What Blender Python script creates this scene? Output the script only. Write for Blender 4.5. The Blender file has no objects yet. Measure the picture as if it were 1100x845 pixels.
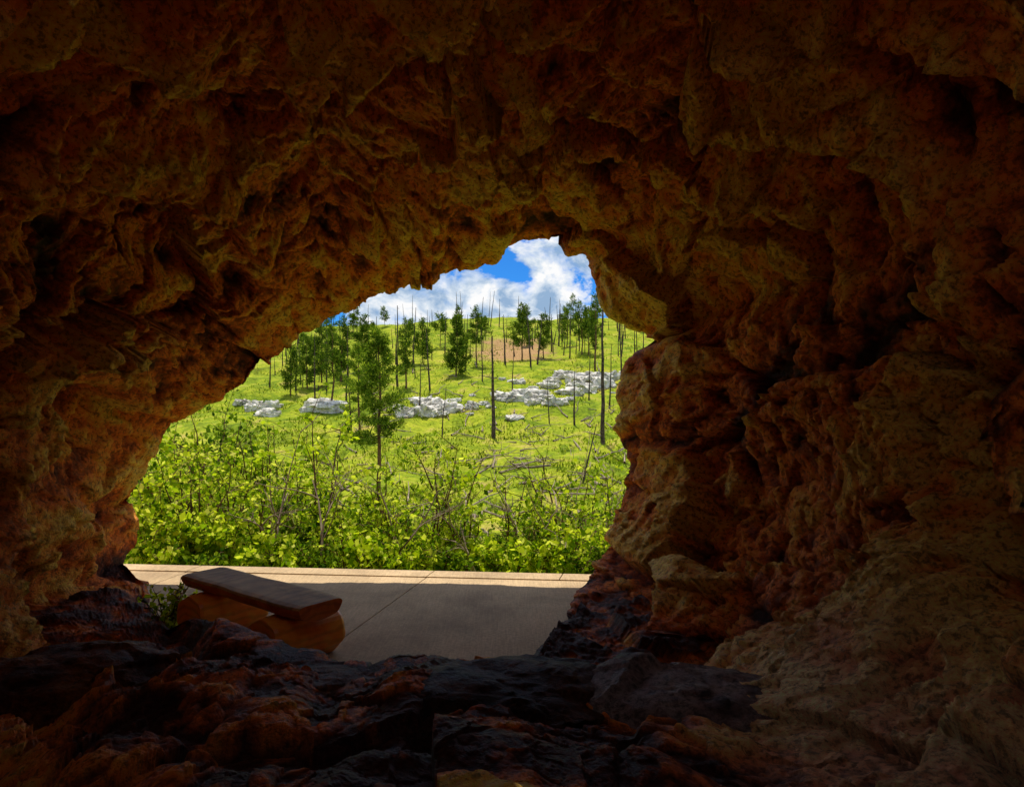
import bpy, math, random, bmesh
import numpy as np
from mathutils import Vector
rng = np.random.default_rng(7); random.seed(7)
scene = bpy.context.scene
CAMZ = 2.2; F = 800.0

# ---------------------------------------------------------------- helpers
def sight(px, py, D):
    """world position at distance D along the camera sight line through an image pixel"""
    return np.stack([(px-550.)/F*D, D*np.ones_like(px*1.0), CAMZ-(py-422.5)/F*D], -1)

def hash3(ix, iy, iz, seed):
    n = (ix*73856093) ^ (iy*19349663) ^ (iz*83492791) ^ (seed*2654435761 & 0x7fffffff)
    n = n & 0xffffffff
    n = (n ^ (n >> 16))*0x45d9f3b & 0xffffffff
    n = (n ^ (n >> 16))*0x45d9f3b & 0xffffffff
    n = n ^ (n >> 16)
    return (n & 0xffffff)/float(0xffffff)

def vnoise(P, scale, seed=0):
    Q = P*scale
    I = np.floor(Q).astype(np.int64); f = Q-I
    f = f*f*f*(f*(f*6-15)+10)
    r = 0
    for dx in (0,1):
        wx = f[:,0] if dx else 1-f[:,0]
        for dy in (0,1):
            wy = f[:,1] if dy else 1-f[:,1]
            for dz in (0,1):
                wz = f[:,2] if dz else 1-f[:,2]
                r = r+wx*wy*wz*hash3(I[:,0]+dx, I[:,1]+dy, I[:,2]+dz, seed)
    return r*2-1

def fbm(P, scale, octv=4, seed=0, gain=.5):
    a = 1; s = 0; t = 0
    for o in range(octv):
        s = s+a*vnoise(P+o*17.3, scale*(2.03**o), seed+o); t += a; a *= gain
    return s/t

def ridged(P, scale, octv=4, seed=0, gain=.55):
    a = 1; s = 0; t = 0
    for o in range(octv):
        s = s+a*(1-np.abs(vnoise(P+o*11.1, scale*(2.1**o), seed+o))*2.0).clip(-1, 1); t += a; a *= gain
    return s/t

def facets(P, scale, seed=0, tilt=.8):
    """piecewise planar blocks + crack distance"""
    Q = P*scale
    I = np.floor(Q).astype(np.int64)
    best = np.full(len(P), 1e9); second = np.full(len(P), 1e9); val = np.zeros(len(P))
    for dx in (-1,0,1):
        for dy in (-1,0,1):
            for dz in (-1,0,1):
                c = I+np.array([dx,dy,dz])
                h = [hash3(c[:,0], c[:,1], c[:,2], seed+k) for k in range(7)]
                ctr = c+np.stack(h[:3], -1)
                d = Q-ctr
                dist = (d**2).sum(1)
                v = h[3]-.5 + tilt*(d[:,0]*(h[4]*2-1)+d[:,1]*(h[5]*2-1)+d[:,2]*(h[6]*2-1))
                m = dist < best
                second = np.where(m, best, np.minimum(second, dist))
                val = np.where(m, v, val); best = np.where(m, dist, best)
    return val, np.sqrt(second)-np.sqrt(best)

def make_mesh(name, V, groups, mats, smooth=False, parent=None, color=None):
    """groups: list of (int array [n,k], material index)"""
    me = bpy.data.meshes.new(name)
    V = np.asarray(V, dtype=np.float32)
    me.vertices.add(len(V)); me.vertices.foreach_set("co", V.ravel())
    li = []; ls = []; mi = []; off = 0
    for A, m in groups:
        A = np.asarray(A, dtype=np.int32)
        if len(A) == 0: continue
        k = A.shape[1]
        li.append(A.ravel()); ls.append(off+np.arange(len(A))*k); mi.append(np.full(len(A), m)); off += A.size
    li = np.concatenate(li); ls = np.concatenate(ls); mi = np.concatenate(mi)
    me.loops.add(len(li)); me.loops.foreach_set("vertex_index", li.astype(np.int32))
    me.polygons.add(len(ls)); me.polygons.foreach_set("loop_start", ls.astype(np.int32))
    me.polygons.foreach_set("material_index", mi.astype(np.int32))
    me.update(calc_edges=True)
    me.polygons.foreach_set("use_smooth", np.full(len(me.polygons), smooth))
    if color is not None:
        ca = me.color_attributes.new('rock_colour', 'FLOAT_COLOR', 'POINT')
        ca.data.foreach_set('color', np.concatenate([color, np.ones((len(color),1))], 1).astype(np.float32).ravel())
    for m in mats: me.materials.append(m)
    ob = bpy.data.objects.new(name, me); scene.collection.objects.link(ob)
    if parent: ob.parent = parent
    return ob

class Builder:
    def __init__(s): s.V = []; s.n = 0; s.G = []
    def add(s, V, Fc, m=0):
        V = np.asarray(V, float); Fc = np.asarray(Fc, int)
        s.V.append(V); s.G.append((Fc+s.n, m)); s.n += len(V)
    def tube(s, pts, rad, sides=5, m=0, cap=False):
        pts = np.asarray(pts, float); rad = np.asarray(rad, float); n = len(pts)
        T = np.gradient(pts, axis=0); T /= np.linalg.norm(T, axis=1)[:,None]+1e-9
        up = np.array([.31,.17,.93]) if abs(T[0,2]) < .8 else np.array([.95,.2,.1])
        A = np.cross(T, up); A /= np.linalg.norm(A, axis=1)[:,None]+1e-9
        B = np.cross(T, A)
        a = np.arange(sides)/sides*2*np.pi
        V = pts[:,None,:]+rad[:,None,None]*(np.cos(a)[None,:,None]*A[:,None,:]+np.sin(a)[None,:,None]*B[:,None,:])
        i = np.arange(n-1)[:,None]*sides; j = np.arange(sides)[None,:]; j2 = (j+1) % sides
        Fc = np.stack([i+j, i+j2, i+sides+j2, i+sides+j], -1).reshape(-1, 4)
        s.add(V.reshape(-1,3), Fc, m)
        if cap:
            s.add(V[-1], np.array([list(range(sides))]), m); s.add(V[0], np.array([list(range(sides))[::-1]]), m)
    def leaves(s, C, size, m=1, dirs=None, aspect=.55, jit=.4):
        n = len(C); size = np.broadcast_to(size, (n,))*(1+jit*(rng.random(n)*2-1))
        if dirs is None: dirs = rng.normal(size=(n,3))
        dirs = dirs/(np.linalg.norm(dirs, axis=1)[:,None]+1e-9)
        o = rng.normal(size=(n,3)); sd = np.cross(dirs, o); sd /= np.linalg.norm(sd, axis=1)[:,None]+1e-9
        L = dirs*size[:,None]; W = sd*(size*aspect)[:,None]*.5
        V = np.stack([C, C+L*.5+W, C+L, C+L*.5-W], 1).reshape(-1,3)
        s.add(V, np.arange(4*n).reshape(-1,4), m)
    def build(s, name, mats, smooth=False, parent=None):
        return make_mesh(name, np.concatenate(s.V), s.G, mats, smooth, parent)

# ---------------------------------------------------------------- materials
def newmat(name):
    m = bpy.data.materials.new(name); m.use_nodes = True
    nt = m.node_tree; nt.nodes.clear()
    out = nt.nodes.new('ShaderNodeOutputMaterial')
    return m, nt, out
def noise(nt, vec, scale, detail=6, rough=.6, dist=0.):
    n = nt.nodes.new('ShaderNodeTexNoise'); n.inputs['Scale'].default_value = scale
    n.inputs['Detail'].default_value = detail; n.inputs['Roughness'].default_value = rough
    n.inputs['Distortion'].default_value = dist
    if vec is not None: nt.links.new(vec, n.inputs['Vector'])
    return n.outputs['Fac']
def ramp(nt, fac, stops):
    r = nt.nodes.new('ShaderNodeValToRGB'); cr = r.color_ramp
    while len(cr.elements) < len(stops): cr.elements.new(.5)
    for e, (p, c) in zip(cr.elements, stops):
        e.position = p; e.color = (c, c, c, 1) if isinstance(c, (int, float)) else (*c, 1)
    nt.links.new(fac, r.inputs[0]); return r.outputs[0]
def mix(nt, fac, a, b, mode='MIX'):
    n = nt.nodes.new('ShaderNodeMix'); n.data_type = 'RGBA'; n.blend_type = mode
    for sck, v in ((n.inputs[0], fac), (n.inputs[6], a), (n.inputs[7], b)):
        if isinstance(v, bpy.types.NodeSocket): nt.links.new(v, sck)
        elif isinstance(v, (int, float)): sck.default_value = v if sck.type == 'VALUE' else (v, v, v, 1)
        else: sck.default_value = (*v, 1)
    return n.outputs[2]
def bump(nt, h, strength, dist, prev=None):
    b = nt.nodes.new('ShaderNodeBump'); b.inputs['Strength'].default_value = strength
    b.inputs['Distance'].default_value = dist; nt.links.new(h, b.inputs['Height'])
    if prev: nt.links.new(prev, b.inputs['Normal'])
    return b.outputs[0]
def pbsdf(nt, out, col, rough=.8, spec=.3, nrm=None):
    p = nt.nodes.new('ShaderNodeBsdfPrincipled')
    if isinstance(col, bpy.types.NodeSocket): nt.links.new(col, p.inputs['Base Color'])
    else: p.inputs['Base Color'].default_value = (*col, 1)
    if isinstance(rough, bpy.types.NodeSocket): nt.links.new(rough, p.inputs['Roughness'])
    else: p.inputs['Roughness'].default_value = rough
    p.inputs['Specular IOR Level'].default_value = spec
    if nrm: nt.links.new(nrm, p.inputs['Normal'])
    nt.links.new(p.outputs[0], out.inputs[0]); return p
def objco(nt): return nt.nodes.new('ShaderNodeTexCoord').outputs['Object']

def cave_mat(name):
    m, nt, out = newmat(name); c = objco(nt)
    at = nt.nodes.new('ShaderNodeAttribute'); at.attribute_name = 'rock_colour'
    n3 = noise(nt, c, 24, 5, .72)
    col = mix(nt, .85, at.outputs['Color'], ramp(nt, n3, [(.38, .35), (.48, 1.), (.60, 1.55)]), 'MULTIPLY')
    b1 = bump(nt, noise(nt, c, 12, 7, .72, .3), 1., .12)
    pbsdf(nt, out, col, .6, .3, b1)
    return m
M_cave = cave_mat('cave_rock')
PAL = np.array([[.06,.010,.003],[.44,.085,.010],[.95,.235,.018],[.98,.37,.032],[.98,.56,.09]])
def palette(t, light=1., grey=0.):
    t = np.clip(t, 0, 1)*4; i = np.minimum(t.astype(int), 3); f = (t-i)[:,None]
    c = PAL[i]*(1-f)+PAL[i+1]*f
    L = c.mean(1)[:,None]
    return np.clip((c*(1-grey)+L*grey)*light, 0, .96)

def simple(name, c1, c2, scale=8, rough=.8, spec=.3, bs=.5, bd=.02, detail=5):
    m, nt, out = newmat(name); c = objco(nt)
    f = noise(nt, c, scale, detail, .65, .3)
    pbsdf(nt, out, ramp(nt, f, [(.3, c1), (.6, c2)]), rough, spec, bump(nt, f, bs, bd)); return m
M_outcrop = simple('pale_rock', (.18,.17,.14), (.82,.78,.7), 1.8, .9, .2, .8, .3)
def flat(name, c1, c2):
    m, nt, out = newmat(name); c = objco(nt); pbsdf(nt, out, ramp(nt, noise(nt, c, 5, 2), [(.3,c1),(.7,c2)]), .9, .1); return m
M_bark = flat('pine_bark', (.05,.03,.02), (.22,.12,.06))
M_burnt = flat('charred_bark', (.02,.016,.013), (.14,.10,.075))
M_dead = flat('dead_wood', (.13,.09,.06), (.42,.34,.25))
M_stem = flat('shrub_stem', (.06,.035,.02), (.2,.12,.07))

def leafmat(name, stops, trans=.45, yellow=(1.1,1.15,.5)):
    m, nt, out = newmat(name)
    g = nt.nodes.new('ShaderNodeNewGeometry')
    col = ramp(nt, g.outputs['Random Per Island'], stops)
    d = nt.nodes.new('ShaderNodeBsdfDiffuse'); t = nt.nodes.new('ShaderNodeBsdfTranslucent')
    nt.links.new(col, d.inputs[0]); nt.links.new(mix(nt, 1., col, yellow, 'MULTIPLY'), t.inputs[0])
    ms = nt.nodes.new('ShaderNodeMixShader'); ms.inputs[0].default_value = trans
    nt.links.new(d.outputs[0], ms.inputs[1]); nt.links.new(t.outputs[0], ms.inputs[2])
    nt.links.new(ms.outputs[0], out.inputs[0]); return m
M_leaf = leafmat('shrub_leaves', [(0,(.05,.12,.006)),(.35,(.26,.40,.012)),(.75,(.58,.66,.03)),(1,(.85,.85,.2))], .5)
M_leaf2 = leafmat('dark_shrub_leaves', [(0,(.02,.06,.008)),(.5,(.12,.22,.012)),(1,(.36,.46,.03))])
M_needle = leafmat('pine_needles', [(0,(.02,.05,.008)),(.5,(.08,.15,.015)),(1,(.26,.34,.03))], .3)
M_needle2 = leafmat('young_pine_needles', [(0,(.03,.07,.008)),(.5,(.12,.21,.018)),(1,(.36,.44,.045))], .35)
M_grass = leafmat('grass_blades', [(0,(.06,.11,.006)),(.5,(.20,.28,.012)),(.85,(.42,.45,.04)),(1,(.55,.44,.18))], .35)

M_terr, nt, out = newmat('hillside_grass'); c = objco(nt)
a = noise(nt, c, .07, 3, .6, .4); b = noise(nt, c, .4, 6, .72, .6); e = noise(nt, c, 4, 4, .7)
col = ramp(nt, a, [(.35,(.12,.20,.008)),(.5,(.25,.33,.012)),(.65,(.38,.39,.03))])
col = mix(nt, .68, col, ramp(nt, b, [(.34,(.03,.06,.005)),(.45,(.17,.25,.01)),(.55,(.37,.41,.02)),(.65,(.48,.35,.11))]))
col = mix(nt, .75, col, ramp(nt, e, [(.3,.35),(.5,.95),(.7,1.4)]), 'MULTIPLY')
mp = nt.nodes.new('ShaderNodeMapping'); mp.vector_type = 'POINT'
mp.inputs['Location'].default_value = (0.0, -98/12., 0); mp.inputs['Scale'].default_value = (1/7., 1/12., 0)
nt.links.new(c, mp.inputs[0])
ln = nt.nodes.new('ShaderNodeVectorMath'); ln.operation = 'LENGTH'; nt.links.new(mp.outputs[0], ln.inputs[0])
ad = nt.nodes.new('ShaderNodeMath'); ad.operation = 'MULTIPLY_ADD'; nt.links.new(b, ad.inputs[0]); ad.inputs[1].default_value = 1.6
nt.links.new(ln.outputs['Value'], ad.inputs[2])
mul = nt.nodes.new('ShaderNodeMath'); mul.operation = 'MULTIPLY'; nt.links.new(ad.outputs[0], mul.inputs[0]); mul.inputs[1].default_value = .55
dm = ramp(nt, mul.outputs[0], [(.72,1.),(.92,0.)])
col = mix(nt, dm, col, ramp(nt, e, [(.3,(.3,.17,.07)),(.7,(.5,.32,.15))]))
pbsdf(nt, out, col, .95, .1, bump(nt, e, .7, .3))

M_conc, nt, out = newmat('concrete'); c = objco(nt)
a = noise(nt, c, 1.1, 5, .65, .4); b = noise(nt, c, 30, 5, .7)
mp = nt.nodes.new('ShaderNodeMapping'); mp.inputs['Scale'].default_value = (90, 3, 1); mp.inputs['Rotation'].default_value = (0,0,.25); nt.links.new(c, mp.inputs[0])
st = noise(nt, mp.outputs[0], 1, 3, .6)
col = ramp(nt, a, [(.3,(.36,.25,.14)),(.5,(.54,.39,.22)),(.7,(.66,.48,.28))])
col = mix(nt, .65, col, ramp(nt, b, [(.3,.55),(.6,1.1)]), 'MULTIPLY')
col = mix(nt, .5, col, ramp(nt, st, [(.3,.55),(.7,1.15)]), 'MULTIPLY')
pbsdf(nt, out, col, .8, .3, bump(nt, st, .25, .01, bump(nt, b, .3, .006)))

def woodmat(name, cd, cm, cl, rough=.45, axis='X', sc=9, spec=.5):
    m, nt, out = newmat(name); c = objco(nt)
    w = nt.nodes.new('ShaderNodeTexWave'); w.wave_type = 'RINGS'; w.rings_direction = axis
    w.inputs['Scale'].default_value = sc; w.inputs['Distortion'].default_value = 3.5; w.inputs['Detail'].default_value = 3
    w.inputs['Detail Scale'].default_value = 1.2
    nt.links.new(c, w.inputs['Vector'])
    n = noise(nt, c, 4, 6, .6, .8)
    col = ramp(nt, n, [(.32, cd), (.5, cm), (.68, cl)])
    col = mix(nt, .35, col, ramp(nt, w.outputs['Fac'], [(0,.45),(.6,1.1)]), 'MULTIPLY')
    pbsdf(nt, out, col, rough, spec, bump(nt, w.outputs['Fac'], .15, .006)); return m
M_leg = woodmat('varnished_log', (.85,.22,.015), (.98,.36,.03), (.98,.52,.07), .4, 'Y', 5)
M_edge = woodmat('seat_bark_edge', (.30,.06,.010), (.58,.15,.02), (.75,.25,.04), .45, 'X', 5)
M_seat = woodmat('weathered_seat', (.22,.12,.04), (.42,.26,.10), (.55,.36,.15), .6, 'Y', 4, .15)

# ---------------------------------------------------------------- cave
cx0, cy0 = 430., 500.
mouth = [(137,605),(146,585),(150,560),(144,545),(150,515),(160,500),(165,488),(178,470),(190,452),(213,438),(240,428),(262,415),(278,400),(300,381),(318,365),
(345,349),(365,337),(390,322),(413,312),(440,303),(463,303),(485,290),(508,284),(530,277),(545,267),(570,261),(600,261),(612,270),(632,272),
(640,300),(650,320),(660,334),(678,343),(695,350),(704,358),(695,368),(680,380),(672,400),(667,420),(672,440),(665,460),(671,480),(677,500),(670,520),(668,545),
(660,570),(648,592),(635,612),(625,637),(612,665),(592,688),(572,713),(545,724),(505,721),(470,716),(430,717),(400,726),(360,724),(338,712),(300,702),
(270,691),(238,673),(205,667),(185,678),(165,652),(160,628),(146,612)]
mp_ = np.array(mouth, float)
ang = np.degrees(np.arctan2(-(mp_[:,1]-cy0), mp_[:,0]-cx0)) % 360
rad = np.hypot(mp_[:,0]-cx0, mp_[:,1]-cy0)
o = np.argsort(ang); ang = ang[o]; rad = rad[o]
NT = 1200
th = np.linspace(0, 360, NT, endpoint=False)
Rm = np.interp(th, np.r_[ang-360, ang, ang+360], np.r_[rad, rad, rad])
jag = np.stack([np.cos(np.radians(th))*6, np.sin(np.radians(th))*6, th*0], -1)
Rm = Rm+fbm(jag, 3.0, 4, 5, .6)*4
def acurve(pts):
    p = np.array(pts, float)
    v = np.interp(th, np.r_[p[:,0]-360, p[:,0], p[:,0]+360], np.r_[p[:,1], p[:,1], p[:,1]])
    k = np.hanning(25); k /= k.sum()
    return np.convolve(np.r_[v[-12:], v, v[:12]], k, 'valid')
Dm = acurve([(0,8.8),(30,9.3),(60,9.5),(95,9.5),(130,9.3),(160,9.0),(196,8.9),(204,8.5),(211,7.4),(217,6.2),(222,5.6),(235,5.3),(250,5.2),(270,5.1),(290,5.3),(303,5.8),(313,6.7),(323,7.8),(335,8.4)])
Do = acurve([(0,3.2),(30,3.5),(60,3.6),(90,3.5),(135,3.7),(180,3.6),(205,3.0),(225,2.4),(270,2.3),(310,2.1),(330,2.1),(345,2.7)])
Ex = acurve([(0,2.3),(90,2.2),(180,2.2),(225,2.0),(270,1.9),(300,1.9),(318,2.5),(335,2.6),(350,2.4)])
cs = np.cos(np.radians(th)); sn = np.sin(np.radians(th))
with np.errstate(divide='ignore'):
    tx = np.where(cs > 0, (1270-cx0)/np.maximum(cs,1e-6), (cx0+170)/np.maximum(-cs,1e-6))
    ty = np.where(sn > 0, (cy0+170)/np.maximum(sn,1e-6), (1010-cy0)/np.maximum(-sn,1e-6))
Ro = (tx**-5.+ty**-5.)**(-1/5.)
rows = []; ws = []
# the hill above the mouth: cliff face that rounds back over the cave
outer = [(3.9, -4.0), (3.2, -2.6), (2.6, -.9), (1.7, .05), (1.35, .28), (1.12, .24), (1.03, .1), (1.0, 0)]
oS = np.array([q[0] for q in outer]); oD = np.array([q[1] for q in outer])
for t in np.linspace(0, len(outer)-1, 80)[:-1]:
    s = np.interp(t, range(len(outer)), oS); dd = np.interp(t, range(len(outer)), oD)
    R = Rm*s*(1+.8*cs**2*max(0,(s-1.3))/2.8); D = np.maximum(Dm+dd, 1.6)
    rows.append(sight(cx0+R*cs, cy0-R*sn, D)); ws.append(np.full(NT, -(s-1)))
NW = 470
for w in np.linspace(0, 1, NW):
    f = 1-(1-w)**Ex
    R = Rm*(1-w)+Ro*w; D = Dm+(Do-Dm)*f
    rows.append(sight(cx0+R*cs, cy0-R*sn, D)); ws.append(np.full(NT, w))
last = rows[-1].copy(); ctr = np.array([0, 0, CAMZ+.2])
for t in np.linspace(0, 1, 80)[1:]:
    P = last.copy()
    k = np.cos(t*np.pi/2)**.55 if t < 1 else 0.0
    k2 = k*(1+.25*np.sin(t*np.pi))
    P[:,0] = last[:,0]*k2; P[:,2] = ctr[2]+(last[:,2]-ctr[2])*k2
    P[:,1] = last[:,1]*(1-t)-7.5*t
    rows.append(P); ws.append(np.full(NT, 1+t))
G = np.array(rows); W = np.array(ws); NR = len(G)
du = np.gradient(G, axis=0); dv = np.roll(G, -1, 1)-np.roll(G, 1, 1)
Nn = np.cross(du, dv); Nn /= np.linalg.norm(Nn, axis=2)[...,None]+1e-9
k = np.hanning(61); k /= k.sum()
for cpt in range(3):
    A = Nn[:,:,cpt]; A = np.concatenate([A[:,-30:], A, A[:,:30]], 1)
    Nn[:,:,cpt] = np.apply_along_axis(lambda r: np.convolve(r, k, 'valid'), 1, A)
Nn /= np.linalg.norm(Nn, axis=2)[...,None]+1e-9
axisp = np.stack([np.zeros_like(W)-.6, G[:,:,1], np.full_like(W, CAMZ-.3)], -1)
sg = np.sign(((G-axisp)*Nn).sum(2).mean()); Nn *= sg
P = G.reshape(-1,3); Wf = W.ravel(); Nf = Nn.reshape(-1,3)
THd = np.tile(th, NR); TH = np.radians(THd)
warp = np.stack([fbm(P, .7, 2, 40+i) for i in range(3)], -1)
Pw = P+warp*.35
f1, e1 = facets(Pw*np.array([1,.55,1]), .70, 11, 1.1)
Pw2 = P+warp*.2
f2, e2 = facets(Pw2*np.array([1,.7,1]), 1.7, 21, 1.1)
wp3 = np.stack([fbm(P, 5., 2, 70+i) for i in range(3)], -1)*.05
f3, e3 = facets(Pw2+wp3, 4.6, 31, 1.1)
f4, e4 = facets(P+wp3, 11., 131, 1.1)
rg = ridged(P+warp*.3, .8, 3, 3, .45)
rough_ = fbm(P, 5., 5, 90, .65)
Wc = Wf.clip(0, 2)
ph = Wc*4.2+fbm(P*np.array([1,.5,1]), .45, 2, 55)*1.7+fbm(np.stack([np.cos(TH)*2, np.sin(TH)*2, Wc], -1), 1.2, 2, 57)*.8
fr = ph-np.floor(ph)
saw = np.where(fr < .8, fr/.8, (1-fr)/.2); saw = saw*saw*(3-2*saw)
floor_m = (1/(1+np.exp(-(-(np.sin(TH))-.62)*9)))
fade = (Wc/.10).clip(0, 1)
fade_m = .28+.72*fade
slabm = np.exp(-(((THd-332+180)%360-180)/14)**2)*((Wc-.15)/.2).clip(0,1)
disp = (.5*saw*(1-.9*floor_m)*(.35+.7*(vnoise(P, .5, 77)*.5+.5)))*fade
disp += (.34*(f1+.6)+.15*(f2+.6)+.06*(f3+.5)+.022*f4)*fade_m*(1-.75*floor_m)
disp += -.09*rg*fade_m + .07*rough_*(.35+.65*fade)*(1-.6*floor_m)
disp += (.06*np.exp(-(e1/.04)**2)*fade_m+.03*np.exp(-(e2/.05)**2)*fade_m)*(1-.8*floor_m)
disp *= 1-.55*slabm
dth = (THd-4+180) % 360-180
disp += .55*np.exp(-(dth/9)**2)*((Wc-.3)/.25).clip(0,1)
disp = disp-.26*floor_m*fade
disp = np.where((Wf >= 0) & (Wf < .12), np.maximum(disp, -.03), disp)
disp = disp-.10*(1-fade)*(Wf >= 0)
disp = np.where(Wf < 0, disp*.5, disp)
P = P+Nf*disp[:,None]
fl = .07+.10*(rough_+.3)+.12*np.maximum(0,f2)
P[:,2] = np.where((Wf > .015) & (P[:,2] < fl) & (P[:,1] < 8.6), fl, P[:,2])
# random mineral staining; lit ridges and shaded hollows also painted into the colour
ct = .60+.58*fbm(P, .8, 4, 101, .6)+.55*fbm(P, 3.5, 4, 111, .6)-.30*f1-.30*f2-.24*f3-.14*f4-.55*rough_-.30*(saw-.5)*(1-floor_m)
front = 1-((P[:,1]-3.0)/-.4).clip(0,1)          # unseen floor further in is made pale to bounce sun, the sill rocks are dark
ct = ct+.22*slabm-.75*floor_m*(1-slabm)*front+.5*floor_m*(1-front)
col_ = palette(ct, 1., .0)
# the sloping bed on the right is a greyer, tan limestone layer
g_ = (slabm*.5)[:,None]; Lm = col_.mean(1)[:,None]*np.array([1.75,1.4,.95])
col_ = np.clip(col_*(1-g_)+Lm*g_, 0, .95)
i = np.arange(NR-1)[:,None]*NT; j = np.arange(NT)[None,:]; j2 = (j+1) % NT
Fq = np.stack([i+j, i+j2, i+NT+j2, i+NT+j], -1).reshape(-1,4)
# added roof opening, out of view, so sun fills the chamber with light
fc = P[Fq].mean(1); fw = Wf[Fq[:,0]]
dh = np.hypot((fc[:,0]+.1)/1.6, (fc[:,1]-2.6)/1.1)+.10*vnoise(fc, 2.5, 300)
Fq = Fq[~((fw > .5) & (fc[:,2] > CAMZ+1.0) & (dh < 1))]
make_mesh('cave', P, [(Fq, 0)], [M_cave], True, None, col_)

def rock(name, loc, size, seed, mat, sub=6, rotz=0., amp=.22, fs=1.0, light=1., grey=0.):
    bm = bmesh.new(); bmesh.ops.create_icosphere(bm, subdivisions=sub, radius=1)
    V = np.array([v.co[:] for v in bm.verts]); Fc = np.array([[v.index for v in f.verts] for f in bm.faces]); bm.free()
    S = V+seed*3.7
    fa, ea = facets(S+.15*np.stack([fbm(S,1.5,2,i) for i in range(3)],-1), fs, seed, 1.1)
    fb, eb = facets(S, fs*3, seed+5, 1.0)
    d = 1+amp*fa+amp*.25*fb+.10*fbm(S, 2.5, 5, seed+9, .6)
    V = np.sign(V)*np.abs(V)**.85*d[:,None]*np.array(size)
    c, s = math.cos(rotz), math.sin(rotz)
    V = V@np.array([[c,s,0],[-s,c,0],[0,0,1]])+np.array(loc)
    t = .45+.6*fbm(V, 1.5, 3, seed)+.5*fbm(V, 6, 4, seed+3)
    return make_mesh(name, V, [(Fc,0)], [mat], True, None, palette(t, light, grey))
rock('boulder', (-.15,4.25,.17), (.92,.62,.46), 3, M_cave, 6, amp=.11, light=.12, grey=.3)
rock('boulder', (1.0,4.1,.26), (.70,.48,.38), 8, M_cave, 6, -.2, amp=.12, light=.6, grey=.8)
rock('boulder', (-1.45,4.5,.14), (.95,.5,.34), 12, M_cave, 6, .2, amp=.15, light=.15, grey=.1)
rock('boulder', (-2.9,4.7,.12), (.8,.5,.42), 19, M_cave, 6, .4, light=.22)

# ---------------------------------------------------------------- terrain
TY = np.array([4,9.4,9.9,12,20,30,45,70,100,130,150,170,250,700,2500.])
TZ = np.array([-2.34,-2.34,-2.45,-3.0,-5,-6.6,-4.6,0.,5.6,11,13.2,13.4,6,-30,-60.])+CAMZ
def terrain(x, y):
    x = np.asarray(x, float); y = np.asarray(y, float)
    s = np.clip((y-10)*.12, .0, 9)
    z = sum(np.interp(y+k*s, TY, TZ) for k in (-1,-.5,0,.5,1))/5.
    z = np.where(y < 10, np.interp(y, TY, TZ), z)
    Pp = np.stack([x, y, x*0], -1).reshape(-1,3)
    amp = np.clip((y-12)*.02, 0, 1.6)
    z = z+amp*fbm(Pp, .035, 3, 5).reshape(z.shape)*1.3+np.clip((y-11)*.03,0,.65)*fbm(Pp, .22, 3, 9).reshape(z.shape)
    z = z + np.clip((y-60)/90,0,1)*np.clip((x+30)/60,0,1)*1.0
    return z
ys = np.concatenate([np.linspace(4.2,9.6,8), np.geomspace(9.8, 200, 330), np.geomspace(205, 2500, 60)])
xs = np.concatenate([-np.geomspace(60,1500,40)[::-1], np.linspace(-58,58,300), np.geomspace(60,1500,40)])
X, Y = np.meshgrid(xs, ys)
Z = terrain(X, Y)
V = np.stack([X, Y, Z], -1).reshape(-1,3)
nx = len(xs); i = np.arange(len(ys)-1)[:,None]*nx; j = np.arange(nx-1)[None,:]
make_mesh('hillside_terrain', V, [(np.stack([i+j,i+j+1,i+nx+j+1,i+nx+j],-1).reshape(-1,4),0)], [M_terr], True)

def ground_at(px, py):
    d = np.geomspace(11, 175, 900)
    x = (px-550)/F*d; z = CAMZ-(py-422.5)/F*d
    t = terrain(x, d); hit = np.nonzero(t >= z)[0]
    kx = hit[0] if len(hit) else int(np.argmax(t-z))
    return np.array([x[kx], d[kx], t[kx]])

n = 110000
d = 22*(150/22.)**rng.random(n); x = (-.56+rng.random(n)*.82)*d
z = terrain(x, d)
dens = fbm(np.stack([x,d,x*0],-1), .25, 3, 31)
kp = rng.random(n) < (dens*1.8+.3)
C = np.stack([x,d,z-.02],-1)[kp]
b = Builder(); dirs = rng.normal(size=(len(C),3))*.5+np.array([0,0,1])
b.leaves(C, .16+.14*rng.random(len(C)), 0, dirs, .35); b.build('grass', [M_grass])

bm = bmesh.new(); bmesh.ops.create_icosphere(bm, subdivisions=4, radius=1)
ICO = np.array([v.co[:] for v in bm.verts]); ICOF = np.array([[v.index for v in f.verts] for f in bm.faces]); bm.free()
def outcrop(cx, cy, wpx, hpx, seed, nb=14, big=9):
    b = Builder(); r = np.random.default_rng(seed)
    for q in range(nb):
        g = ground_at(cx+r.normal()*wpx*.33, cy+r.normal()*hpx*.33)
        s = g[1]/F*(2+big*r.random()**1.6)
        S = ICO+seed*2.1+q*5.3
        fa, ea = facets(S, 1.1, seed+q, 1.3); fb, eb = facets(S, 2.6, seed+q+50, 1.2)
        Vv = np.sign(ICO)*np.abs(ICO)**.75*(1+.4*fa+.18*fb)[:,None]*np.array([1.2+1.*r.random(),1.1,.7+.4*r.random()])*s
        an = r.random()*1.6-.8; c, sn_ = math.cos(an), math.sin(an)
        b.add(Vv@np.array([[c,sn_,0],[-sn_,c,0],[0,0,1]])+g+np.array([0,0,s*.1]), ICOF)
    b.build('rock_outcrop', [M_outcrop], False)
outcrop(290,440,34,10,1,8); outcrop(466,440,48,15,2,14); outcrop(582,430,66,13,3,16); outcrop(640,412,70,13,4,18)
outcrop(352,436,20,6,5,4); outcrop(590,412,80,10,7,12,5); outcrop(530,440,80,20,8,9,4)

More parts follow.
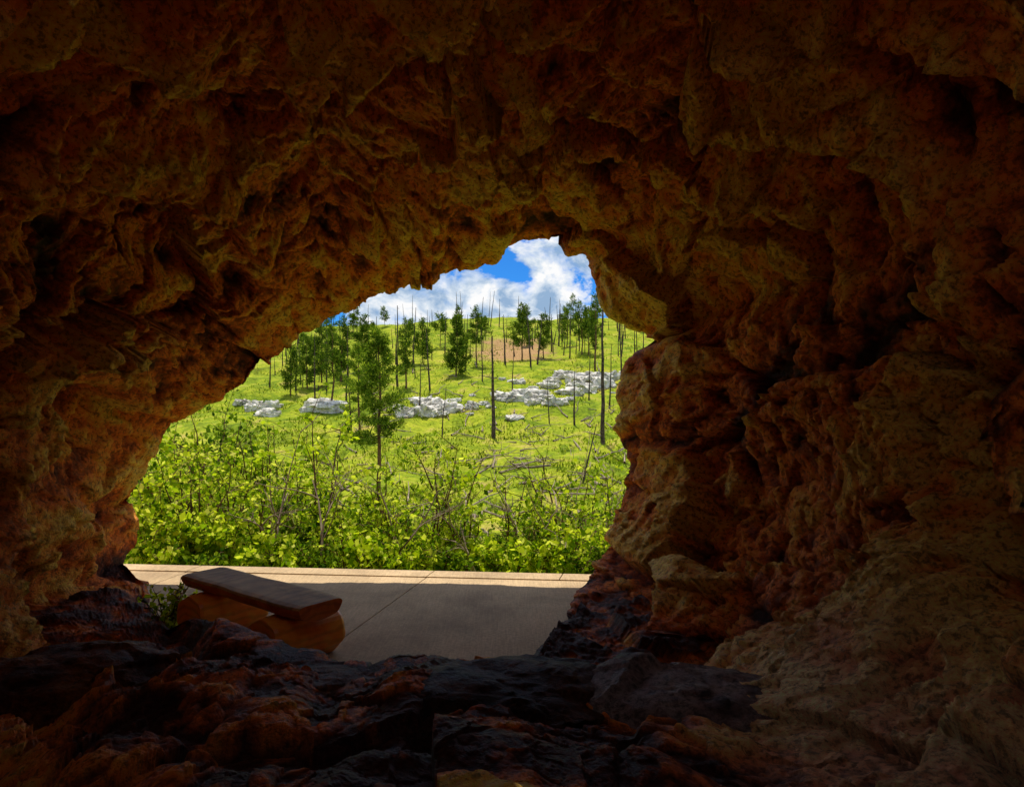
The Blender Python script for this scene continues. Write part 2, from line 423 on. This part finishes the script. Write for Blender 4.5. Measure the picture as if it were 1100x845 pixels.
# ---------------------------------------------------------------- trees
def pine(b, base, H, crown=.65, width=.3, dens=1., nl=.22, lean=0., fm=1, tm=0, trunk=None, m=12):
    r = rng
    tr = trunk or H*.015
    k = np.linspace(0,1,9)
    wob = np.cumsum(r.normal(size=(9,2))*H*.006, 0)
    pts = np.stack([base[0]+wob[:,0]+lean*H*k, base[1]+wob[:,1], base[2]-.2+k*(H+.2)], -1)
    b.tube(pts, tr*(1-k*.88), 7, tm)
    C = []; Dd = []
    nl_ = int(34*dens)
    bias = r.random()*6.28
    for q in range(nl_):
        t = (1-crown)+crown*((q+r.random())/nl_)
        rel = (t-(1-crown))/crown
        prof = (1-rel)**.8*(.4+.6*min(1, rel*2.5+.3))
        a = r.random()*2*np.pi
        L = H*width*.5*prof*(.45+1.0*r.random()**1.3)*(1+.25*math.cos(a-bias))+.02*H
        p0 = np.array([np.interp(t, k, pts[:,i]) for i in range(3)])
        dr = np.array([math.cos(a), math.sin(a), -.25+.7*rel+.2*r.normal()])
        s = np.linspace(0,1,4)[:,None]
        lp = p0+dr*L*s+np.array([0,0,1])*(s**2)*L*.3
        b.tube(lp, tr*.22*(1-s[:,0]*.8)*(1.2-rel), 3, tm)
        ncl = max(2, int(3.2*L/nl))
        for c_ in range(min(ncl, 9)):
            u = .35+.7*r.random()**.7; pc = p0+dr*L*u+np.array([0,0,1])*u*u*L*.3+r.normal(size=3)*L*.10*np.array([1,1,.4])
            C.append(pc+r.normal(size=(m,3))*nl*.32); Dd.append(r.normal(size=(m,3))+dr*.6+np.array([0,0,.6]))
    C = np.concatenate(C); Dd = np.concatenate(Dd)
    b.leaves(C, nl, fm, Dd, .22)

def snag(b, base, H, r0, lean=0., m=0, stubs=14):
    k = np.linspace(0,1,8); wob = np.cumsum(rng.normal(size=(8,2))*H*.004, 0)
    pts = np.stack([base[0]+wob[:,0]+lean*H*k, base[1]+wob[:,1], base[2]-.2+k*(H+.2)], -1)
    b.tube(pts, r0*(1-k*.75), 6, m, True)
    for q in range(stubs):
        t = .3+.68*rng.random(); p0 = np.array([np.interp(t,k,pts[:,i]) for i in range(3)])
        a = rng.random()*6.28; L = H*(.02+.09*rng.random())*(1.2-t)
        s = np.linspace(0,1,4)[:,None]
        lp = p0+np.array([math.cos(a),math.sin(a),.15+rng.normal()*.25])*L*s+np.array([0,0,-.2])*L*s*s
        b.tube(lp, r0*.22*(1-.8*s[:,0]), 4, m)

def H_of(g, py_top): return CAMZ-(py_top-422.5)/F*g[1]-g[2]
for (px,pb,pt,cr,wd,de,nl,m_) in [(407,545,358,.62,.44,2.0,.20,24),(384,470,372,.75,.38,1.1,.22,14),(490,404,340,.88,.5,2.0,.34,14),(561,388,328,.7,.55,1.4,.34,12),
        (584,386,338,.75,.45,1.2,.32,12),(638,398,317,.55,.16,.9,.3,12),(512,392,331,.6,.34,1.,.32,12),(455,392,344,.7,.36,1.2,.34,12),(345,415,350,.8,.36,1.4,.32,12),(330,418,362,.8,.38,1.2,.32,12),
        (367,410,342,.8,.36,1.3,.34,12),(436,418,345,.75,.34,1.1,.32,12),(356,440,352,.6,.26,1.0,.3,12),(392,402,340,.75,.36,1.3,.34,12),(312,425,372,.8,.36,1.2,.32,12)]:
    g = ground_at(px,pb); b = Builder(); pine(b, g, H_of(g,pt), cr, wd, de, nl, m=m_); b.build('pine_tree', [M_bark, M_needle2 if pb > 460 else M_needle])
for (px,pb,pt,r0,ln) in [(530,471,361,.17,-.01),(648,477,316,.16,.0),(617,457,398,.09,.0),(669,428,338,.1,-.03),(577,392,340,.12,.1),(543,392,338,.12,-.02),
        (427,415,328,.14,.0),(443,400,330,.12,.05),(404,400,340,.12,0),(625,520,455,.07,.25),(378,470,395,.08,-.05),(478,385,335,.1,.02),(690,410,348,.1,.02),(600,372,326,.12,.04),
        (318,420,352,.11,.02),(338,432,358,.1,-.02),(351,420,340,.1,0),(372,430,350,.1,.03),(462,420,350,.11,-.04),(570,394,330,.12,-.05),(500,398,338,.1,.03),(612,385,334,.1,.02),
        (655,440,370,.08,.02),(590,455,405,.06,-.06),(475,470,415,.06,.1),(633,430,372,.07,.02),(550,420,375,.07,.03),(682,392,344,.09,-.02),(450,445,385,.08,.02),(518,410,352,.08,-.03)]:
    g = ground_at(px,pb); b = Builder(); snag(b, g, H_of(g,pt), r0, ln); b.build('dead_tree', [M_burnt])
b = Builder()
for q in range(150):
    px = 285+rng.random()*410; pb = 350+rng.random()**1.5*60
    if px > 470: pb = 348+rng.random()**1.5*36
    if px < 345: pb = 375+rng.random()*45
    g = ground_at(px, pb); H = 1.6+rng.random()**1.6*5.2
    if rng.random() < .22: pine(b, g, H, .5+.35*rng.random(), .26+.22*rng.random(), .5, .42, rng.normal()*.02)
    else: snag(b, g, H, .06+.05*rng.random(), rng.normal()*.06, 2, 8)
b.build('distant_trees', [M_bark, M_needle, M_burnt])

b = Builder()
for q in range(230):
    px = 360+rng.random()*320; pb = 395+rng.random()*190
    g = ground_at(px,pb); L = .6+rng.random()**1.5*3.8; a = rng.random()*3.14
    dv_ = np.array([math.cos(a), math.sin(a)])
    e_ = g[:2]+dv_*L; ze = terrain(np.array([e_[0]]), np.array([e_[1]]))[0]
    p0 = g+np.array([0,0,.06]); p1 = np.array([e_[0], e_[1], ze+.06+rng.random()**3*.5])
    s = np.linspace(0,1,5)[:,None]; pts = p0+(p1-p0)*s+rng.normal(size=(5,3))*.02*L
    b.tube(pts, (.035+.05*rng.random())*(1-.7*s[:,0]), 5)
    for z_ in range(rng.integers(0,4)):
        t = rng.random(); pp = p0+(p1-p0)*t; ee = pp+rng.normal(size=3)*.25+np.array([0,0,.25])
        b.tube(np.array([pp,(pp+ee)/2,ee]), [.02,.014,.006], 4)
b.build('fallen_logs', [M_dead])

# ---------------------------------------------------------------- shrubs
def shrub(b, base, H, spread, nst=5, nleaf=900, ls=.075, sm=0, lm=1, leafy=.75, tk=1.):
    C = []
    for s_ in range(nst):
        a = rng.random()*6.28; out_ = spread*(.25+.75*rng.random()); h = H*(.6+.4*rng.random())
        k = np.linspace(0,1,8)[:,None]
        pts = base+np.array([0,0,-.1])+np.array([math.cos(a)*out_, math.sin(a)*out_, 0])*k**1.4+np.array([0,0,h+.1])*k+np.cumsum(rng.normal(size=(8,3))*.02*H,0)*k
        b.tube(pts, tk*(.008+.008*H)*(1-.85*k[:,0]), 5, sm)
        nt_ = 12
        for q in range(nt_):
            t = 1-leafy*rng.random(); p0 = np.array([np.interp(t, k[:,0], pts[:,i]) for i in range(3)])
            dr = rng.normal(size=3)*np.array([1,1,.5])+np.array([0,0,.35]); dr /= np.linalg.norm(dr)
            L = H*(.10+.18*rng.random()); e_ = p0+dr*L
            b.tube(np.array([p0,(p0+e_)/2+rng.normal(size=3)*.02,e_]), [.008,.006,.003], 3, sm)
            m = max(2, int(nleaf/nst/nt_*(.4+1.2*rng.random())))
            u = rng.random(m)[:,None]**.7
            C.append(p0+dr*L*u*1.05+rng.normal(size=(m,3))*(.02+.03*L))
    if nleaf: b.leaves(np.concatenate(C), ls, lm, rng.normal(size=(sum(map(len,C)),3))+np.array([0,0,-.15]), .65)
def place(px, d):
    x = (px-550)/F*d; return np.array([x, d, float(terrain(np.array([x]), np.array([d]))[0])])
def top_h(g, py): return max(.35, CAMZ-(py-422.5)/F*g[1]-g[2])
leftS = [(150,12.5,495),(170,11.5,510),(190,13.5,460),(215,12,470),(232,14.5,430),(205,16,452),(255,13,460),(275,12,515),(292,15,458),(318,13.5,485),(335,12,540),
         (345,15.5,452),(165,15,470),(180,18,455),(305,18,455),(260,18,445),(242,11.2,545),(200,11,555),(160,10.8,555),(300,11,570),(225,17,438),(375,13,520)]
for q,(px,d,py) in enumerate(leftS):
    g = place(px,d); H = top_h(g,py); b = Builder()
    shrub(b, g, H, .36*H, 6, 1100, (.085,.10,.12)[q%3], 0, 1, .85, 1.2); b.build('leafy_shrub', [M_stem, M_leaf if q%5 else M_leaf2])
lowS = [(345,10.8,575),(370,12,550),(395,11,572),(420,12.5,540),(445,11,582),(470,12,560),(490,10.8,588),(515,12,570),(540,11.2,580),(560,12,555),(590,12.5,528),
        (612,11.3,552),(635,12,540),(650,11,568),(575,10.8,578),(600,14,550),(320,10.7,585),(280,10.7,585),(225,10.6,585),(180,10.6,585),(455,14,565),(505,15,575),(640,15,550),(415,10.6,592),(628,10.6,584),(665,13,535),
        (435,15,555),(530,14,570)]
for q,(px,d,py) in enumerate(lowS):
    g = place(px,d); H = top_h(g,py); b = Builder()
    shrub(b, g, H, .55*H+.1, 7, 650, (.07,.085,.11)[q%3], 0, 1, .95); b.build('low_shrub', [M_stem, M_leaf if q%3 else M_leaf2])
for (px,d,py,nl_) in [(462,12,480,300),(490,13,450,420),(500,12,500,300),(443,13.5,500,320),(612,12,510,300),(636,13,520,260),(412,12.5,480,280),(545,13,500,160),(600,13,462,160),(660,13,495,200),(345,12.5,442,420),(478,12.5,520,300),(420,12,520,300),(575,12.5,525,250)]:
    g = place(px,d); H = top_h(g,py); b = Builder(); shrub(b, g, H, .24*H, 3, nl_, .10, 0, 1, .75, 1.2); b.build('young_tree', [M_stem, M_leaf])
for (px,d,py) in [(400,20,540),(425,22,535),(380,19,530),(455,21,540),(480,20,550),(360,20,515),(555,24,555),(300,22,485),(250,24,475),(275,20,495),(610,24,555),(200,22,478)]:
    g = place(px,d); H = top_h(g,py); b = Builder(); shrub(b, g, H, .45*H, 7, 800, .13, 0, 1, .95); b.build('dark_shrub', [M_stem, M_leaf2])
def dead(b, p, dr, L, r, depth):
    k = np.linspace(0,1,7)[:,None]; bend = rng.normal(size=3)*.28*L
    pts = p+dr*L*k+bend*k*k+np.cumsum(rng.normal(size=(7,3))*.018*L,0)
    b.tube(pts, r*(1-.65*k[:,0]), 5)
    if depth:
        for q in range(rng.integers(2,5)):
            t = .3+.7*rng.random(); p0 = np.array([np.interp(t,k[:,0],pts[:,i]) for i in range(3)])
            d2 = dr+rng.normal(size=3)*.65; d2 /= np.linalg.norm(d2)
            dead(b, p0, d2, L*(.35+.3*rng.random()), r*.5, depth-1)
for (px,d,dr,L,r) in [(300,11.2,(-.15,0,1),1.5,.035),(262,11,(.35,.1,.8),1.3,.03),(430,11.2,(.1,0,1),1.0,.022),(395,10.9,(.7,.1,.6),1.3,.025),
        (500,11.3,(.3,0,1),1.3,.022),(520,11.5,(-.35,0,1),1.2,.02),(560,12,(-.1,0,1),1.5,.024),(615,11.4,(.3,0,1),1.3,.022),
        (590,13,(.6,0,.8),1.6,.022),(340,11,(.1,0,1),1.4,.028),(535,14,(.5,0,.8),1.5,.022),(655,12.5,(-.2,0,1),1.8,.022),(420,13.5,(.5,.2,.7),1.8,.022)]:
    g = place(px,d); v = np.array(dr,float); v /= np.linalg.norm(v); b = Builder(); dead(b, g-np.array([0,0,.1]), v, L, r, 3); b.build('dead_shrub', [M_dead])
b = Builder(); shrub(b, np.array([-3.22,7.0,0.0]), .45, .24, 9, 600, .055, 0, 1, 1.); b.build('small_plant', [M_stem, M_leaf])

# ---------------------------------------------------------------- walkway
def slab(bm, quad, z0, z1):
    vs = [bm.verts.new((x,y,z0)) for x,y in quad]+[bm.verts.new((x,y,z1)) for x,y in quad]
    for f in ((3,2,1,0),(4,5,6,7),(0,1,5,4),(1,2,6,5),(2,3,7,6),(3,0,4,7)): bm.faces.new([vs[q] for q in f])
bm = bmesh.new()
far = lambda x: 9.12-.0925*x
sh = .225; g_ = .005
def L_(x, y): return (x+g_-(far(x)-y)*sh, y)
def R_(x, y): return (x-g_-(far(x)-y)*sh, y)
main_e = [-14,-10.6,-7.2,-3.95,-.96,3.6,7,11]
for a_, b_ in zip(main_e[:-1], main_e[1:]):
    ya, yb = far(a_), far(b_)
    slab(bm, [L_(a_,4.9 if a_ < 3 else 5.5), R_(b_,4.9 if a_ < 3 else 5.5), R_(b_,yb-.30), L_(a_,ya-.30)], -.14, 0)
edge_e = [-14,-10.6,-7.2,-3.95,-.96,.62,3.6,7,11]
for a_, b_ in zip(edge_e[:-1], edge_e[1:]):
    ya, yb = far(a_), far(b_)
    slab(bm, [L_(a_,ya-.292), R_(b_,yb-.292), R_(b_,yb), L_(a_,ya)], -.14, .012)
bmesh.ops.recalc_face_normals(bm, faces=bm.faces)
me = bpy.data.meshes.new('concrete_path'); bm.to_mesh(me); bm.free(); me.materials.append(M_conc)
ob = bpy.data.objects.new('concrete_path', me); scene.collection.objects.link(ob)
bv = ob.modifiers.new('bevel','BEVEL'); bv.width = .006; bv.segments = 2; bv.limit_method = 'ANGLE'

# ---------------------------------------------------------------- bench
bench = bpy.data.objects.new('log_bench', None); scene.collection.objects.link(bench)
bench.location = (-2.22, 6.5, 0); bench.rotation_euler = (0,0,math.radians(-38))
nL = 60; nA = 28; Vs = []; prof_n = nA+10
for x in np.linspace(-.88,.88,nL):
    wv = .235+.010*math.sin(x*4.3)+.006*math.sin(x*11+1)
    e_ = 1-.05*max(0,(abs(x)-.84)/.04)
    ring = []
    for a in np.linspace(0, math.pi, nA):
        rr = 1+.02*math.sin(a*7+x*3)
        ring.append((x, math.cos(a)*wv*rr*e_, .53-.025-math.sin(a)**.8*.12*rr*e_))
    for yv in np.linspace(-1,1,10): ring.append((x, yv*(wv-.018)*e_, .53-(0 if abs(yv) < .99 else .008)))
    Vs.append(ring)
Vs = np.array(Vs).reshape(-1,3)
i = np.arange(nL-1)[:,None]*prof_n; j = np.arange(prof_n)[None,:]; j2 = (j+1) % prof_n
Q = np.stack([i+j, i+j2, i+prof_n+j2, i+prof_n+j], -1)
side = Q[:,:nA-1].reshape(-1,4); topq = Q[:,nA-1:].reshape(-1,4)
c0 = np.arange(prof_n)[None,:]; c1 = ((nL-1)*prof_n+np.arange(prof_n))[::-1][None,:]
make_mesh('seat', Vs, [(side,0),(topq,1),(c0,0),(c1,0)], [M_edge, M_seat], False, bench)
def leg(name, x0):
    nL=24; nA=40; Vs=[]
    for y in np.linspace(-.33,.33,nL):
        e_ = 1-.06*max(0,(abs(y)-.30)/.03)
        for a in np.linspace(0,2*math.pi,nA,endpoint=False):
            rr = (.215+.010*math.sin(3*a+y*4)+.007*math.sin(7*a-y*9))*e_
            z = .205+math.sin(a)*rr
            Vs.append((math.cos(a)*rr*1.02, y, min(max(z,.0),.41)))
    i = np.arange(nL-1)[:,None]*nA; j = np.arange(nA)[None,:]; j2=(j+1)%nA
    o_ = make_mesh(name, Vs, [(np.stack([i+j,i+j2,i+nA+j2,i+nA+j],-1).reshape(-1,4),0),(np.arange(nA)[None,:],0),(((nL-1)*nA+np.arange(nA))[::-1][None,:],0)], [M_leg], False, bench)
    o_.location = (x0,0,0)
leg('leg_1', -.54); leg('leg_2', .56)

# ---------------------------------------------------------------- sun, sky, camera
el = math.radians(74.5); sx, sy = -.25, 1.0
h = math.hypot(sx, sy); sd = Vector((sx/h*math.cos(el), sy/h*math.cos(el), math.sin(el)))
sun = bpy.data.lights.new('sun', 'SUN'); sun.energy = 5; sun.angle = math.radians(.5); sun.color = (1,.92,.79)
so = bpy.data.objects.new('sun', sun); scene.collection.objects.link(so); so.rotation_euler = sd.to_track_quat('Z','Y').to_euler()
w = bpy.data.worlds.new("World"); scene.world = w; w.use_nodes = True; nt = w.node_tree; nt.nodes.clear()
out = nt.nodes.new('ShaderNodeOutputWorld'); bg = nt.nodes.new('ShaderNodeBackground'); bg.inputs[1].default_value = .15
sky = nt.nodes.new('ShaderNodeTexSky'); sky.sky_type = 'NISHITA'; sky.sun_disc = False
sky.sun_elevation = el; sky.sun_rotation = math.atan2(sd.x, sd.y); sky.altitude = 1600; sky.air_density = 1.0; sky.dust_density = .3; sky.ozone_density = 3
tc = nt.nodes.new('ShaderNodeTexCoord'); mp = nt.nodes.new('ShaderNodeMapping'); nt.links.new(tc.outputs['Generated'], mp.inputs[0])
mp.inputs['Scale'].default_value = (1,1,1.5); mp.inputs['Location'].default_value = (.30,0,.1)
cf = noise(nt, mp.outputs[0], 8.5, 8, .58, .25)
mask = ramp(nt, cf, [(.43,0.),(.465,.7),(.52,1.)])
sh = noise(nt, mp.outputs[0], 20, 6, .6, .3)
ccol = ramp(nt, sh, [(.38,(2.0,3.0,4.4)),(.5,(4.6,5.2,5.9)),(.58,(6.6,6.6,6.6))])
skc = mix(nt, 1., sky.outputs[0], (.12,.46,.88), 'MULTIPLY')
nt.links.new(mix(nt, mask, skc, ccol), bg.inputs[0]); nt.links.new(bg.outputs[0], out.inputs[0])

cam = bpy.data.cameras.new('camera'); cam.lens = F/1100*36; cam.sensor_width = 36; cam.clip_start = .05; cam.clip_end = 6000
co = bpy.data.objects.new('camera', cam); scene.collection.objects.link(co); co.location = (0,0,CAMZ); co.rotation_euler = (math.pi/2,0,0)
scene.camera = co
scene.view_settings.view_transform = 'Standard'; scene.view_settings.look = 'None'; scene.view_settings.exposure = 0
